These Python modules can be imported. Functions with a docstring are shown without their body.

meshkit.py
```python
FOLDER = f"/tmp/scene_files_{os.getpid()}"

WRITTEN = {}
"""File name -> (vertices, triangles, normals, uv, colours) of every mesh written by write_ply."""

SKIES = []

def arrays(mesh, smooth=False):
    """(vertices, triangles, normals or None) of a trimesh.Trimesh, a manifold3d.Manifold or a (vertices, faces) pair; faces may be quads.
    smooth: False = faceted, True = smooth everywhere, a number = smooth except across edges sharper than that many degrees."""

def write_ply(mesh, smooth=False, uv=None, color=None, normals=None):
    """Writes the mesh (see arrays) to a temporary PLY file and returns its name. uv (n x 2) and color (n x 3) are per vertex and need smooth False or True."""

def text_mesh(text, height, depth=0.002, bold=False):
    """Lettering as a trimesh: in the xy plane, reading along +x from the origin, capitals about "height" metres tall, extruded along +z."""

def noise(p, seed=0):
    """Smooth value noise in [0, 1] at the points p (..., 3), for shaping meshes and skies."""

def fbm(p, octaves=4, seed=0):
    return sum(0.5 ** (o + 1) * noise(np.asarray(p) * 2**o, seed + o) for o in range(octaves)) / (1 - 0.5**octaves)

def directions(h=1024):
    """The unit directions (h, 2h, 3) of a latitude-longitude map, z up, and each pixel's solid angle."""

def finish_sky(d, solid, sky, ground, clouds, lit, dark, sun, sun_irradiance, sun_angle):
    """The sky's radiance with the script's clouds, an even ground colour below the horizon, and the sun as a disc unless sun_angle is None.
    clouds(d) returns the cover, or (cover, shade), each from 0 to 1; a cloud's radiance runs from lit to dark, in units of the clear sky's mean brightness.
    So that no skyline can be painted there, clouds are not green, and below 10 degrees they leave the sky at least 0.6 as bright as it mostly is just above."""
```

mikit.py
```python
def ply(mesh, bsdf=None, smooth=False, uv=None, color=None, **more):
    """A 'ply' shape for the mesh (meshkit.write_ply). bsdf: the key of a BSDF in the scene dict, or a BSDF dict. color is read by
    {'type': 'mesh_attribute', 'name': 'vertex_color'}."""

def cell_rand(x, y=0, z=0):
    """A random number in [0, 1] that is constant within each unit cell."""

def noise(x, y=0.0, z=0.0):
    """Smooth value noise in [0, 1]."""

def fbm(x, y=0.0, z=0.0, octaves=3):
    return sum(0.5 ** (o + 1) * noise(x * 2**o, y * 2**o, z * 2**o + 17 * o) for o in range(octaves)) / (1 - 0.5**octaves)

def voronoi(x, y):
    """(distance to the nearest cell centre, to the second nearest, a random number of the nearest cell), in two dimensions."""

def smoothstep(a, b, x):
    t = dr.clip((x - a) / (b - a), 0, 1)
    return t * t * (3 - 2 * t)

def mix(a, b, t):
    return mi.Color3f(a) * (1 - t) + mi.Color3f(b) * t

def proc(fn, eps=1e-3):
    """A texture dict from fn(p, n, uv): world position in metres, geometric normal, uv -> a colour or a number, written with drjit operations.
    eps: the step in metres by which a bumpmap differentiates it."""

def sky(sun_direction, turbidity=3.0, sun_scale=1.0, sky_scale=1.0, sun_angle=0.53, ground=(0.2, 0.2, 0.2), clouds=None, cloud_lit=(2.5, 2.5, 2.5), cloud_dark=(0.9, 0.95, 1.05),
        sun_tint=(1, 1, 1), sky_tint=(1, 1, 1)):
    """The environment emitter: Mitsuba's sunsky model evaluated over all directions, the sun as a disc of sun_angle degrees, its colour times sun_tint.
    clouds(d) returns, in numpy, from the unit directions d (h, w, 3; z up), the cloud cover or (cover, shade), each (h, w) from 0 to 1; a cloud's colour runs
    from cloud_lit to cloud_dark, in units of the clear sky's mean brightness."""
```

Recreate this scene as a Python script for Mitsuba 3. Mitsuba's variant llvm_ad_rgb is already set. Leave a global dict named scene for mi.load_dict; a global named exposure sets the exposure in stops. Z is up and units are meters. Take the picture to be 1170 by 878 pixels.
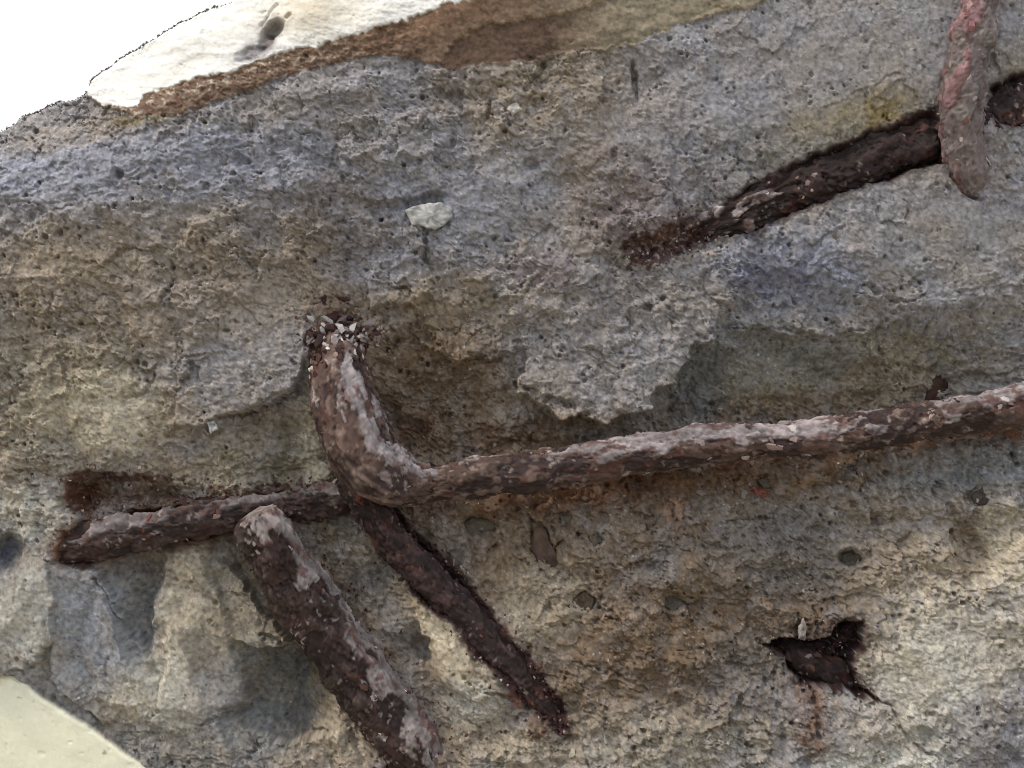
import math, random
import numpy as np, trimesh, mitsuba as mi, mikit
from scipy.spatial import Delaunay, cKDTree, ConvexHull
from scipy.interpolate import LinearNDInterpolator
from scipy.ndimage import gaussian_filter
T = mi.ScalarTransform4f
random.seed(7); RNG = np.random.default_rng(7)
scene, labels = {}, {}

# ------------------------------------------------------------------ camera, daylight, exposure
S = 0.0004            # metres of wall per reference unit: the wall face in view is 1170 x 878 units, about 0.47 m wide
DIST, ZC = 0.8, 2.0   # camera 0.8 m in front of the wall face, 2 m up
scene['camera'] = {'type': 'perspective', 'fov': 2*math.degrees(math.atan(585*S/DIST)), 'fov_axis': 'x', 'near_clip': 0.01, 'far_clip': 1000.0,
                   'to_world': T().look_at(origin=[0, -DIST, ZC], target=[0, 0, ZC], up=[0, 0, 1])}
exposure = 2.22
scene['sky'] = mikit.sky((-0.66, -0.26, 0.80), turbidity=4, sun_scale=0.30, sun_angle=11, cloud_lit=(3.0, 3.12, 3.35), cloud_dark=(1.9, 1.9, 1.93), ground=(0.26, 0.23, 0.17),
                         clouds=lambda d: (np.ones(d.shape[:2]), 1-np.clip(d[..., 2], 0, 1)))     # an even overcast, brightest overhead
labels['sky'] = {'label': 'bright white overcast sky beyond the wall edge', 'kind': 'structure'}

def wall(u, v, d=0.0):
    """wall units (u right, v down from the top of the face) and depth d in mm towards the viewer's side -> metres"""
    return np.array([(u-585)*S, -d*0.001, ZC+(439-v)*S])
def at(u, v, d):
    """the point at depth d (mm) seen over (u, v) of the face plane"""
    k = (DIST-d*0.001)/DIST
    return np.array([(u-585)*S*k, -d*0.001, ZC+(439-v)*S*k])

# ------------------------------------------------------------------ noise
_a = np.random.default_rng(99).uniform(0, 2*math.pi, 1 << 16).astype(np.float32); GX, GY = np.cos(_a)*1.45, np.sin(_a)*1.45
def gn(x, y, s=0):
    """gradient noise, about -1..1"""
    x, y = np.float32(x)+np.float32(s*7.31+300), np.float32(y)+np.float32(s*13.77+300)
    i, j = np.floor(x).astype(np.int32), np.floor(y).astype(np.int32); fx, fy = x-i, y-j
    ux, uy = fx*fx*fx*(fx*(fx*6-15)+10), fy*fy*fy*(fy*(fy*6-15)+10)
    i0, i1, j0, j1 = i & 255, (i+1) & 255, (j & 255) << 8, ((j+1) & 255) << 8
    def c(k, dx, dy): return GX[k]*dx+GY[k]*dy
    a, b = c(i0+j0, fx, fy), c(i0+j1, fx, fy-1)
    return (a+(c(i1+j0, fx-1, fy)-a)*ux)*(1-uy)+(b+(c(i1+j1, fx-1, fy-1)-b)*ux)*uy
def fb(x, y, s=0, o=4, g=.5):
    return sum(g**k*gn(x*2**k, y*2**k, s+k*31) for k in range(o))
R3 = np.random.default_rng(98).uniform(-1, 1, 1 << 18).astype(np.float32)
def n3(p, s=0):
    p = np.float32(p)+np.float32(s*5.37); i = np.floor(p).astype(np.int32); t = p-i; t = t*t*(3-2*t); out = 0
    for a, b, c in np.ndindex(2, 2, 2):
        w = (t[:, 0] if a else 1-t[:, 0])*(t[:, 1] if b else 1-t[:, 1])*(t[:, 2] if c else 1-t[:, 2])
        out = out+w*R3[((i[:, 0]+a) & 63)+(((i[:, 1]+b) & 63) << 6)+(((i[:, 2]+c) & 63) << 12)]
    return out
def fb3(p, s=0, o=4):
    return sum(.5**k*n3(p*2**k, s+k*17) for k in range(o))
def sst(a, b, x):
    t = np.clip((x-a)/(b-a), 0, 1); return t*t*(3-2*t)

# ------------------------------------------------------------------ the wall face: one broken surface
def axis(lo, hi, far_lo, far_hi, st):
    a = np.arange(lo, hi+st/2, st); out = list(a)
    x, s = lo, st
    while x > far_lo: s *= 1.12; x -= s; out.insert(0, x)
    x, s = hi, st
    while x < far_hi: s *= 1.12; x += s; out.append(x)
    return np.array(out)
STEP = 1.18
gu, gv = axis(-30, 1200, -900, 2200, STEP), axis(-30, 908, -900, 1900, STEP)
U, V = np.meshgrid(gu, gv); U = U.astype(np.float32); V = V.astype(np.float32)
W1 = [fb(U/60, V/60, 11, 3), fb(U/60, V/60, 12, 3)]
W2 = [fb(U/14, V/14, 13, 3), fb(U/14, V/14, 14, 3)]
def warp(a, b): return U+a*W1[0]+b*W2[0], V+a*W1[1]+b*W2[1]
WU, WV = warp(5, 3.5)

def poly_sd(poly, X, Y):
    """signed distance, positive inside"""
    P = np.array(poly, np.float32); d = np.full(X.shape, 1e9, np.float32); ins = np.zeros(X.shape, bool)
    for (x0, y0), (x1, y1) in zip(P, np.roll(P, -1, 0)):
        ex, ey = x1-x0, y1-y0
        t = np.clip(((X-x0)*ex+(Y-y0)*ey)/(ex*ex+ey*ey+1e-9), 0, 1)
        d = np.minimum(d, (X-x0-t*ex)**2+(Y-y0-t*ey)**2)
        if y0 != y1: ins ^= ((Y < y0) != (Y < y1)) & (X < x0+(Y-y0)*ex/(y1-y0))
    d = np.sqrt(d); return np.where(ins, d, -d)
def line_d(pts, X, Y):
    d = np.full(X.shape, 1e9, np.float32)
    for (x0, y0), (x1, y1) in zip(pts[:-1], pts[1:]):
        ex, ey = x1-x0, y1-y0
        t = np.clip(((X-x0)*ex+(Y-y0)*ey)/(ex*ex+ey*ey+1e-9), 0, 1)
        d = np.minimum(d, (X-x0-t*ex)**2+(Y-y0-t*ey)**2)
    return np.sqrt(d)
class Box:
    """a window of the grid, so that small features stay cheap"""
    def __init__(s, u0, u1, v0, v1, m=30):
        i = np.searchsorted(gu, [u0-m, u1+m]); j = np.searchsorted(gv, [v0-m, v1+m]); s.s = np.s_[j[0]:j[1], i[0]:i[1]]
def pbox(poly, m=30):
    P = np.array(poly); return Box(P[:, 0].min(), P[:, 0].max(), P[:, 1].min(), P[:, 1].max(), m).s

CP = """-40 260 6,0 200 7,150 170 8,300 160 7,450 130 6,600 100 6,720 80 7,900 60 9,1100 20 10,1210 20 10,1000 110 9,850 150 8,700 180 6,550 200 5,400 220 5,250 250 6,100 280 5,-40 330 5,
640 270 3,500 280 4,760 300 2,1000 260 8,1170 260 8,1210 200 8,880 300 5,1000 330 7,1170 350 6,830 340 2,-40 -40 6,1210 -40 10,600 -40 6,300 60 6,100 110 6,
800 418 -9,782 458 -12,735 490 -13,830 385 -4,900 400 -5,960 385 0,1040 352 4,950 430 -10,1050 400 -6,1170 410 -2,1210 400 0,1210 450 -8,1100 440 -9,
1000 465 -12,900 485 -13,840 470 -12,760 490 -13,680 510 -12,600 515 -10,520 515 -13,465 500 -13,450 440 -9,
480 330 1,440 370 -3,520 400 -5,560 350 0,600 340 2,700 340 3,780 370 2.5,640 420 1,620 470 -7,700 470 -8,765 440 -8,560 450 -8,500 460 -11,
0 300 4,100 350 4,200 300 4,300 300 4,330 330 3,60 420 2,-40 450 2,-40 560 2,0 520 2,130 480 4,200 430 2,170 535 -1,100 540 -2,250 500 -2,300 480 -6,340 500 -8,350 550 -6,280 550 -3,370 420 -2,200 560 -5,100 580 -6,300 560 -6,
-40 620 1,40 600 2,70 645 -3,150 640 -9,250 615 -9,280 650 -7,370 600 -8,430 640 -7,
110 660 -2,165 655 -8,185 650 -7,170 745 -5,215 640 -2,200 720 2,180 800 3,240 810 2,150 760 3,90 750 -4,60 700 1,65 650 2,20 700 4,0 750 4,-40 760 4,60 770 -1,110 800 -1,170 860 0,240 690 -4,290 700 -5,300 730 -4,330 780 -9,270 800 -4,345 825 -9,380 830 -1,270 860 1,400 870 1,200 918 1,400 918 2,-40 918 1,
370 640 -8,400 690 -10,430 720 -6,470 740 -10,490 690 -4,520 750 2,560 790 0,500 800 -4,540 830 -2,570 850 1,600 880 2,520 918 2,
480 590 -9,560 570 -8,700 560 -7,800 540 -8,900 545 -9,1000 530 -5,1100 510 -4,1170 510 -3,1210 510 -3,560 640 -3,640 620 -2,720 620 -2,820 620 -3,900 620 -7,960 650 -6,1010 620 -2,1080 610 -1,1120 620 -6,1170 600 0,1100 680 4,1170 680 5,1030 700 3,960 700 -2,850 700 -3,740 700 0,650 720 1,700 800 3,800 780 1,880 760 -3,1000 780 2,1060 760 6,1170 780 7,900 850 2,980 850 4,1080 860 4,1210 860 6,700 880 5,800 890 5,1000 918 6,800 918 6,1210 918 7,640 830 2,1210 700 5"""
CP = np.array([[float(x) for x in r.split()] for r in CP.replace('\n', '').split(',')])
KD = 1.9
cu, cv = warp(9, 2)
base = LinearNDInterpolator(Delaunay(CP[:, :2]), CP[:, 2]*KD)(np.clip(cu, -38, 1208), np.clip(cv, -38, 916)).astype(np.float32)
base = np.nan_to_num(base)
bl = sst(470, 400, U-.55*(V-760))*sst(625, 665, V)                  # the shear facets below the bars at the left are the boldest
base += bl*.45*(base+4)
gsm = gaussian_filter(base, 5); H = gsm+(base-gsm)*(.6+.4*bl)

# how rough each place is: smooth cast face top right, smooth shear facets bottom left, coarse elsewhere
def blob(cx, cy, rx, ry, ang=0, X=None, Y=None):
    X = WU if X is None else X; Y = WV if Y is None else Y
    a = math.radians(ang); c, s = math.cos(a), math.sin(a)
    x, y = X-cx, Y-cy
    return np.exp(-((x*c+y*s)/rx)**2-((y*c-x*s)/ry)**2)
smoothz = np.clip(blob(980, 60, 230, 120, -15)+blob(1080, 270, 120, 60)+blob(90, 720, 110, 90)+blob(220, 700, 60, 110)+blob(30, 690, 60, 60)+blob(530, 720, 60, 90, 50)+blob(600, 25, 260, 40, -10)+.6*blob(130, 190, 180, 60)+.8*blob(290, 390, 80, 60, -20)+.25*blob(690, 410, 90, 60)+.7*blob(560, 230, 120, 50, 10)+.6*blob(700, 150, 90, 50)+.7*blob(130, 480, 70, 40)+.9*blob(280, 790, 130, 70)+.8*blob(1060, 760, 80, 60)+.6*blob(900, 430, 120, 40)+.5*blob(80, 300, 80, 40), 0, 1)
rough = 1-.82*smoothz
# broken facets: flat chips of a random tilt, at two sizes
def facets(size, tilt, step, seed, stretch=1.0, ang=0):
    r = np.random.default_rng(seed); n = int(1300*1000/size**2)
    pts = np.stack([r.uniform(-60, 1230, n), r.uniform(-60, 940, n)], 1)
    a = math.radians(ang); R = np.array([[math.cos(a), -math.sin(a)], [math.sin(a), math.cos(a)]])@np.diag([1, stretch])
    X, Y = warp(size*.12, size*.10)
    q = np.stack([np.clip(X, -55, 1225).ravel(), np.clip(Y, -55, 935).ravel()], 1)
    _, k = cKDTree(pts@R).query(q@R, workers=4)
    tl, of = r.normal(0, tilt, (n, 2)), r.normal(0, step, n)
    dq = q-pts[k]
    return ((dq*tl[k]).sum(1)+of[k]).reshape(U.shape).astype(np.float32)
F1 = facets(46, .030, .9, 1); F2 = facets(19, .045, .42, 2); F3 = facets(8.5, .06, .22, 3)
mF = sst(-.25, .5, fb(U/90, V/90, 21, 3)); mG = sst(-.3, .45, fb(U/50, V/50, 22, 3))
H += rough*(1.5*F1*mF+1.5*F2*mG+1.4*F3*sst(-.4, .4, fb(U/35, V/35, 23, 2)))
H += rough*(1.4*fb(U/70, V/70, 31, 2)+1.3*fb(U/26, V/20, 32, 3))+.5*(1-rough)*fb(U/60, V/60, 36, 2)
# fracture ledges: the paste has broken away in steps with crisp ragged rims
def ledges(sx, sy, seed, levels, amp, tilt):
    q = fb(U/sx, V/sy, seed, 5, .55)+tilt; z = np.zeros_like(U)
    for l in levels: z += amp*sst(-.018, .022, q-l)
    return z
mL = np.clip(rough*1.3-.25, 0, 1)*(1-.7*sst(700, 900, U)*sst(260, 160, V))
H += mL*(ledges(95, 70, 141, (-.45, -.12, .2, .5), 1.7, 0)+ledges(42, 30, 142, (-.35, .1, .45), 1.0, 0)*sst(-.3, .3, fb(U/80, V/80, 143, 2))-3.0)
# wavy drag ridges of the top left band
a = math.radians(-14); xr, yr = U*math.cos(a)+V*math.sin(a), V*math.cos(a)-U*math.sin(a)
band = np.clip(blob(130, 200, 230, 75, -8)+.5*blob(330, 240, 150, 70), 0, 1)
rg = 1-np.abs(fb(xr/34+.5*W1[0], yr/12, 41, 3)); H += band*1.5*(rg-.6)
mixr = .06+.94*sst(-.2, .5, fb(U/48, V/48, 24, 3))
grain = .40*fb(U/8.5, V/8.5, 33, 2)+.13*gn(U/3.1, V/3.1, 35)-1.0*sst(.52, .8, gn(U/7.5+1.4*W2[0], V/5.5+1.4*W2[1], 37))-.8*sst(.62, .85, gn(U/4.4+W2[1], V/4.4, 38))
H += (.25+.75*rough)*mixr*grain*1.15

# proud broken layers: (outline, height at its middle, lean in u, lean in v, edge softness)
def plateau(poly, h, su=0, sv=0, soft=3.0, ragged=1.0):
    sl = pbox(poly, 40); X, Y = U[sl]+ragged*(5*W1[0][sl]+4*W2[0][sl]), V[sl]+ragged*(5*W1[1][sl]+4*W2[1][sl])
    sd = poly_sd(poly, X, Y); c = np.mean(poly, 0)
    top = h+su*(U[sl]-c[0])+sv*(V[sl]-c[1])+.9*(H[sl]-gaussian_filter(H[sl], 10))
    m = sst(-soft, soft*.3, sd); H[sl] = np.where(top > H[sl], H[sl]+(top-H[sl])*m, H[sl])
plateau([(585, 345), (640, 300), (700, 275), (790, 255), (845, 300), (838, 340), (815, 372), (812, 388), (788, 392), (790, 412), (776, 420), (772, 440), (750, 444), (742, 468), (716, 470), (690, 486), (662, 474), (640, 482), (618, 458), (592, 446), (604, 410)], 4.5, .022, .004, 1.5, .8)
plateau([(205, 400), (250, 355), (330, 325), (352, 345), (346, 400), (335, 445), (292, 466), (262, 474), (232, 490), (205, 485)], 5.6, -.004, .012, 2.5)
plateau([(232, 470), (250, 462), (256, 490), (240, 500)], 4.6, 0, .02, 1.5, .3)
plateau([(105, 415), (160, 420), (172, 445), (150, 452), (110, 450)], 6, 0, .02, 2)
plateau([(160, 330), (180, 300), (205, 305), (200, 330), (180, 345)], 6.0, .02, .02, 2)
plateau([(500, 290), (530, 265), (556, 262), (540, 285), (515, 300)], 6.4, .02, .03, 2)
plateau([(420, 320), (440, 290), (480, 285), (490, 330), (470, 350), (425, 350)], 3.8, 0, .02, 2)
plateau([(950, 350), (1000, 340), (1050, 338), (1045, 352), (1015, 372), (985, 388), (960, 380)], 6.0, 0, .02, 1.6)
plateau([(832, 335), (870, 345), (905, 342), (935, 358), (962, 360), (950, 384), (925, 376), (900, 388), (870, 372), (846, 380)], 1.5, 0, .03, 1.6)
plateau([(470, 380), (500, 352), (560, 345), (596, 360), (590, 400), (560, 412), (545, 402), (520, 418), (495, 400)], -.5, .01, .03, 1.8)
plateau([(840, 300), (880, 320), (905, 350), (870, 352), (840, 340)], 4.6, 0, .03, 2)
plateau([(465, 105), (510, 130), (520, 170), (500, 180), (450, 170), (420, 140)], 7.5, 0, .01, 2.5)
plateau([(0, 570), (60, 560), (85, 600), (70, 640), (40, 645), (20, 620), (0, 610)], 5.0, 0, .03, 3)
plateau([(945, 848), (1000, 846), (1060, 856), (1075, 872), (1060, 905), (960, 905), (940, 870)], 9.0, 0, .02, 2)
plateau([(300, 210), (420, 205), (400, 250), (330, 262)], 6.3, -.01, .01, 3)
plateau([(60, 645), (112, 652), (128, 690), (150, 722), (170, 750), (160, 800), (120, 830), (60, 775), (64, 700)], 3.0, -.05, .01, 3)
plateau([(-60, 648), (55, 645), (70, 680), (64, 730), (34, 762), (-60, 768)], 8.5, .03, .03, 3)
plateau([(190, 636), (226, 634), (250, 700), (280, 800), (200, 830), (140, 800), (170, 750), (182, 690)], 1.5, -.03, .06, 12)
plateau([(478, 688), (508, 698), (545, 742), (575, 790), (545, 800), (500, 770), (488, 730)], 4.0, .05, .03, 9)
plateau([(232, 640), (262, 650), (330, 740), (300, 742), (250, 720)], -3, .02, .06, 2)
plateau([(160, 825), (240, 815), (330, 850), (400, 835), (420, 900), (160, 930)], 5, 0, .05, 3)
# hollows: dents (cx, cy, rx, ry, angle, mm) with a crisp rim
def dent(cx, cy, rx, ry, ang, mm, p=3.0):
    r = max(rx, ry); sl = Box(cx-r, cx+r, cy-r, cy+r, 25).s
    X, Y = U[sl]+2.5*W1[0][sl]+2.2*W2[0][sl], V[sl]+2.5*W1[1][sl]+2.2*W2[1][sl]
    a = math.radians(ang); c, s = math.cos(a), math.sin(a); x, y = X-cx, Y-cy
    q = np.sqrt(((x*c+y*s)/rx)**2+((y*c-x*s)/ry)**2)
    H[sl] -= mm*(1-sst(.55, 1.1, q)) if p > 2 else mm*np.exp(-q*q*2)
for D in [(322, 788, 46, 46, 30, 5), (487, 232, 28, 9, -8, 6), (464, 500, 22, 26, 10, 5), (142, 201, 5.5, 5.5, 0, 4), (280, 186, 12, 6, 15, 3), (988, 331, 14, 7, 30, 4), (332, 508, 17, 12, 35, 4), (312, 34, 11, 10, 0, 7), (327, 21, 4, 3, 0, 3), (1086, 205, 8, 22, -22, 6), (1100, 226, 14, 6, 30, 4),
          (492, 382, 9, 13, 0, 3.2), (520, 425, 9, 12, 20, 3.5), (560, 130, 3, 14, 15, 3), (586, 128, 9, 6, -20, 2.0), (518, 165, 4, 13, 10, 3), (476, 190, 9, 6, 0, 2.6), (606, 190, 9, 8, 0, 3),
          (738, 352, 8, 6, 0, 4), (195, 335, 4, 15, 28, 3.5), (440, 480, 16, 22, 0, 4), (12, 632, 22, 24, 20, 7), (110, 562, 24, 10, -4, 4.5), (195, 563, 42, 10, -3, 4), (88, 570, 10, 20, 10, 4),
          (1110, 570, 8, 9, 0, 4), (1075, 563, 11, 11, 0, 5), (1088, 583, 6, 14, -40, 3.5), (975, 640, 16, 12, 20, 4), (940, 610, 12, 9, 0, 3.5), (1110, 630, 22, 26, 10, 3.5), (880, 560, 12, 9, 0, 2.5),
          (545, 602, 20, 13, 10, 4.5), (520, 640, 10, 10, 0, 4), (556, 668, 9, 6, 0, 3), (480, 745, 13, 20, -30, 5), (330, 765, 22, 26, 20, 4), (395, 800, 8, 14, -10, 3), (480, 780, 12, 8, 0, 3),
          (725, 98, 3.5, 25, -9, 4), (795, 515, 9, 6, 0, 2), (690, 590, 7, 5, 0, 2.5), (730, 590, 14, 5, 10, 3), (770, 690, 12, 12, 0, 3.5), (1000, 740, 7, 9, 0, 3), (430, 240, 10, 7, 0, 2)]:
    dent(*D)
# the split and hole at the lower right, the long groove of the upper bar, the slots of the bars
HOLE = [(868, 738), (885, 735), (908, 730), (930, 734), (950, 728), (958, 712), (990, 712), (993, 740), (976, 755), (983, 782), (1003, 800), (985, 800), (960, 790), (935, 786), (915, 780), (903, 760), (885, 746)]
hs = pbox(HOLE, 40); HSD = poly_sd(HOLE, U[hs]+3*W1[0][hs]+3*W2[0][hs], V[hs]+3*W1[1][hs]+3*W2[1][hs])
H[hs] -= 4*sst(-14, 2, HSD)*sst(-.2, .2, fb(U[hs]/14, V[hs]/14, 151, 3))+14*sst(-1, 6, HSD)
def crack(pts, w, mm, wob=1.0):
    sl = pbox(pts, 20); d = line_d(pts, U[sl]+wob*(4*W1[0][sl]+3*W2[0][sl]), V[sl]+wob*(4*W1[1][sl]+3*W2[1][sl])); H[sl] -= mm*(1-sst(w*.35, w, d))
for pts, w, mm in [([(995, 798), (1012, 806), (1024, 824), (1042, 846), (1066, 866)], 2.6, 2.6), ([(930, 788), (934, 840)], 4, 4), ([(915, 730), (912, 705)], 4, 3), ([(932, 730), (934, 695)], 3, 2.5), ([(310, 2), (296, 26)], 2.4, 2),
                   ([(110, 660), (130, 700), (150, 725), (168, 747)], 3, 3), ([(590, 440), (625, 458), (655, 466)], 5, 4), ([(600, 104), (620, 80)], 3, 3), ([(262, 640), (300, 700)], 2.5, 1.5), ([(300, 725), (330, 740), (352, 745)], 2.6, 3),
                   ([(230, 826), (255, 818), (285, 812)], 2.6, 2), ([(1015, 345), (1050, 340)], 2.5, 2), ([(655, 755), (700, 770), (740, 790)], 2, 1.5), ([(560, 790), (590, 800), (600, 770)], 3, 3), ([(820, 372), (900, 378), (960, 392)], 2, 1.5),
                   ([(860, 820), (880, 840), (900, 842)], 2.4, 2), ([(250, 365), (245, 395), (270, 400)], 2, 1.3), ([(150, 452), (170, 448), (176, 432)], 3, 3), ([(270, 478), (300, 462), (345, 440)], 4, 3)]:
    crack(pts, w, mm)
GROOVE = [(716, 300), (722, 285), (760, 270), (800, 258), (823, 235), (850, 218), (905, 190), (960, 168), (1010, 148), (1062, 128), (1072, 190), (1020, 206), (960, 222), (905, 246), (860, 270), (820, 272), (770, 292), (735, 305)]
gs = pbox(GROOVE, 40); GSD = poly_sd(GROOVE, U[gs]+3*W1[0][gs]+3*W2[0][gs], V[gs]+3*W1[1][gs]+3*W2[1][gs])
gmid = (V[gs]-(270-(U[gs]-770)*.40))                                   # below or above the bar's own line
H[gs] -= (1.2+11*sst(800, 850, U[gs]))*np.where(gmid > 0, sst(-1, 5, GSD), sst(-3, 17, GSD))
GROOVE2 = [(1118, 105), (1150, 95), (1260, 70), (1260, 130), (1170, 150), (1130, 150), (1115, 135)]
g2 = pbox(GROOVE2, 40); H[g2] -= 14*sst(-2, 12, poly_sd(GROOVE2, WU[g2], WV[g2]))
S2 = [(78, 552), (96, 540), (180, 549), (204, 556), (192, 574), (112, 578), (86, 588)]
sl = pbox(S2, 30); H[sl] -= 5*sst(-2, 5, poly_sd(S2, U[sl]+5*W1[0][sl]+6*W2[0][sl], V[sl]+5*W1[1][sl]+6*W2[1][sl]))
SLOT = [(66, 640), (75, 608), (150, 588), (250, 571), (330, 562), (382, 556), (385, 590), (330, 596), (250, 612), (150, 630), (95, 645)]
ss = pbox(SLOT, 40); H[ss] -= 6*sst(-2, 8, poly_sd(SLOT, WU[ss], WV[ss]))
DIAG = [(380, 570), (425, 560), (482, 618), (532, 662), (572, 712), (612, 758), (646, 805), (652, 832), (640, 838), (606, 806), (565, 770), (516, 718), (465, 670), (436, 626)]
ds = pbox(DIAG, 40); H[ds] -= 4*sst(-4, 13, poly_sd(DIAG, WU[ds], WV[ds]))

# render coat at the top (white painted, brown stained lower band) and the plastered skin bottom left
CONT = [(-1500, 900), (-700, 510), (-120, 206), (-8, 158), (31, 132), (62, 121), (100, 110), (104, 98), (118, 85), (137, 70), (171, 49), (202, 31), (239, 14), (284, -5), (330, -26), (420, -60), (700, -190), (1100, -380), (1700, -620), (3000, -1200)]
CONT = [((u-585)*1.03+585, (v-439)*1.03+439) for u, v in CONT]       # the edge lies some 25 mm behind the face
cx_, cy_ = U+1.5*W1[0]+2.2*W2[0], V+1.5*W1[1]+2.2*W2[1]
CSD = poly_sd(CONT+[(3000, 4000), (-1500, 4000)], cx_, cy_)
COATLOW = [(106, 112), (112, 119), (137, 126), (161, 136), (200, 135), (239, 129), (260, 116), (308, 99), (342, 89), (400, 73), (431, 67), (475, 73), (510, 84), (581, 82), (622, 73), (663, 65), (718, 62), (766, 38), (814, 27), (852, 19), (886, 0), (960, -30), (1300, -160), (2500, -700)]
WHITELOW = [(106, 109), (112, 117), (137, 123), (161, 123), (164, 109), (200, 100), (239, 92), (284, 79), (325, 67), (400, 48), (475, 26), (520, 12), (568, 0), (640, -25), (900, -120), (2500, -700)]
W3 = [fb(U/6, V/6, 15, 2), fb(U/6, V/6, 16, 2)]
ex, ey = U+2.5*W1[0]+3.2*W2[0]+2.0*W3[0], V+2.5*W1[1]+3.2*W2[1]+2.0*W3[1]
OUT = [(2500, -2500), (60, -2500), (84, 40), (92, 92), (99, 108)]
coat_sd = poly_sd(COATLOW+OUT, ex, ey); white_sd = poly_sd(WHITELOW+OUT, ex, ey)
jit0 = np.random.default_rng(75).normal(0, 1, U.shape).astype(np.float32)
roll = 30*(np.clip(1-CSD/150, 0, 1.2))**1.6                          # the top of the wall rounds away to the back
H -= roll*sst(700, 500, U)+roll*.4*sst(500, 700, U)
inb = sst(-1.5, 1.0, coat_sd)
lens = [(500, 84), (515, 60), (537, 40), (571, 31), (636, 24), (690, 5), (740, -10), (800, -20), (820, 20), (718, 60), (663, 64), (622, 72), (581, 81), (540, 84)]
lsd = poly_sd(lens, ex, ey)
smoothH = gaussian_filter(H, 9)
coatH = smoothH+2.6+.5*fb(U/40, V/40, 51, 2)+.16*fb(U/9, V/9, 52, 2)+.05*gn(U/3, V/3, 53)
brk = sst(3, -3, white_sd)*sst(520, 430, U)*sst(150, 190, U)           # broken, crumbly edge of the coat on the left
coatH += brk*(1.5*fb(U/11, V/8, 54, 4)+.6*gn(U/3.4, V/3.4, 56)-.9)+(1-brk)*(.35*fb(U/12, V/9, 58, 4)+.05*jit0)
coatH += sst(-1, 1.5, white_sd)*(.7+.5*fb(U/28, V/10, 55, 4)+.05*jit0)
coatH -= 1.6*sst(-1.5, 2.5, lsd)
coatH -= .02*np.clip(14-coat_sd, 0, 14)**1.6*sst(450, 600, U)*.8
H = H+(coatH-H)*inb
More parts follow.
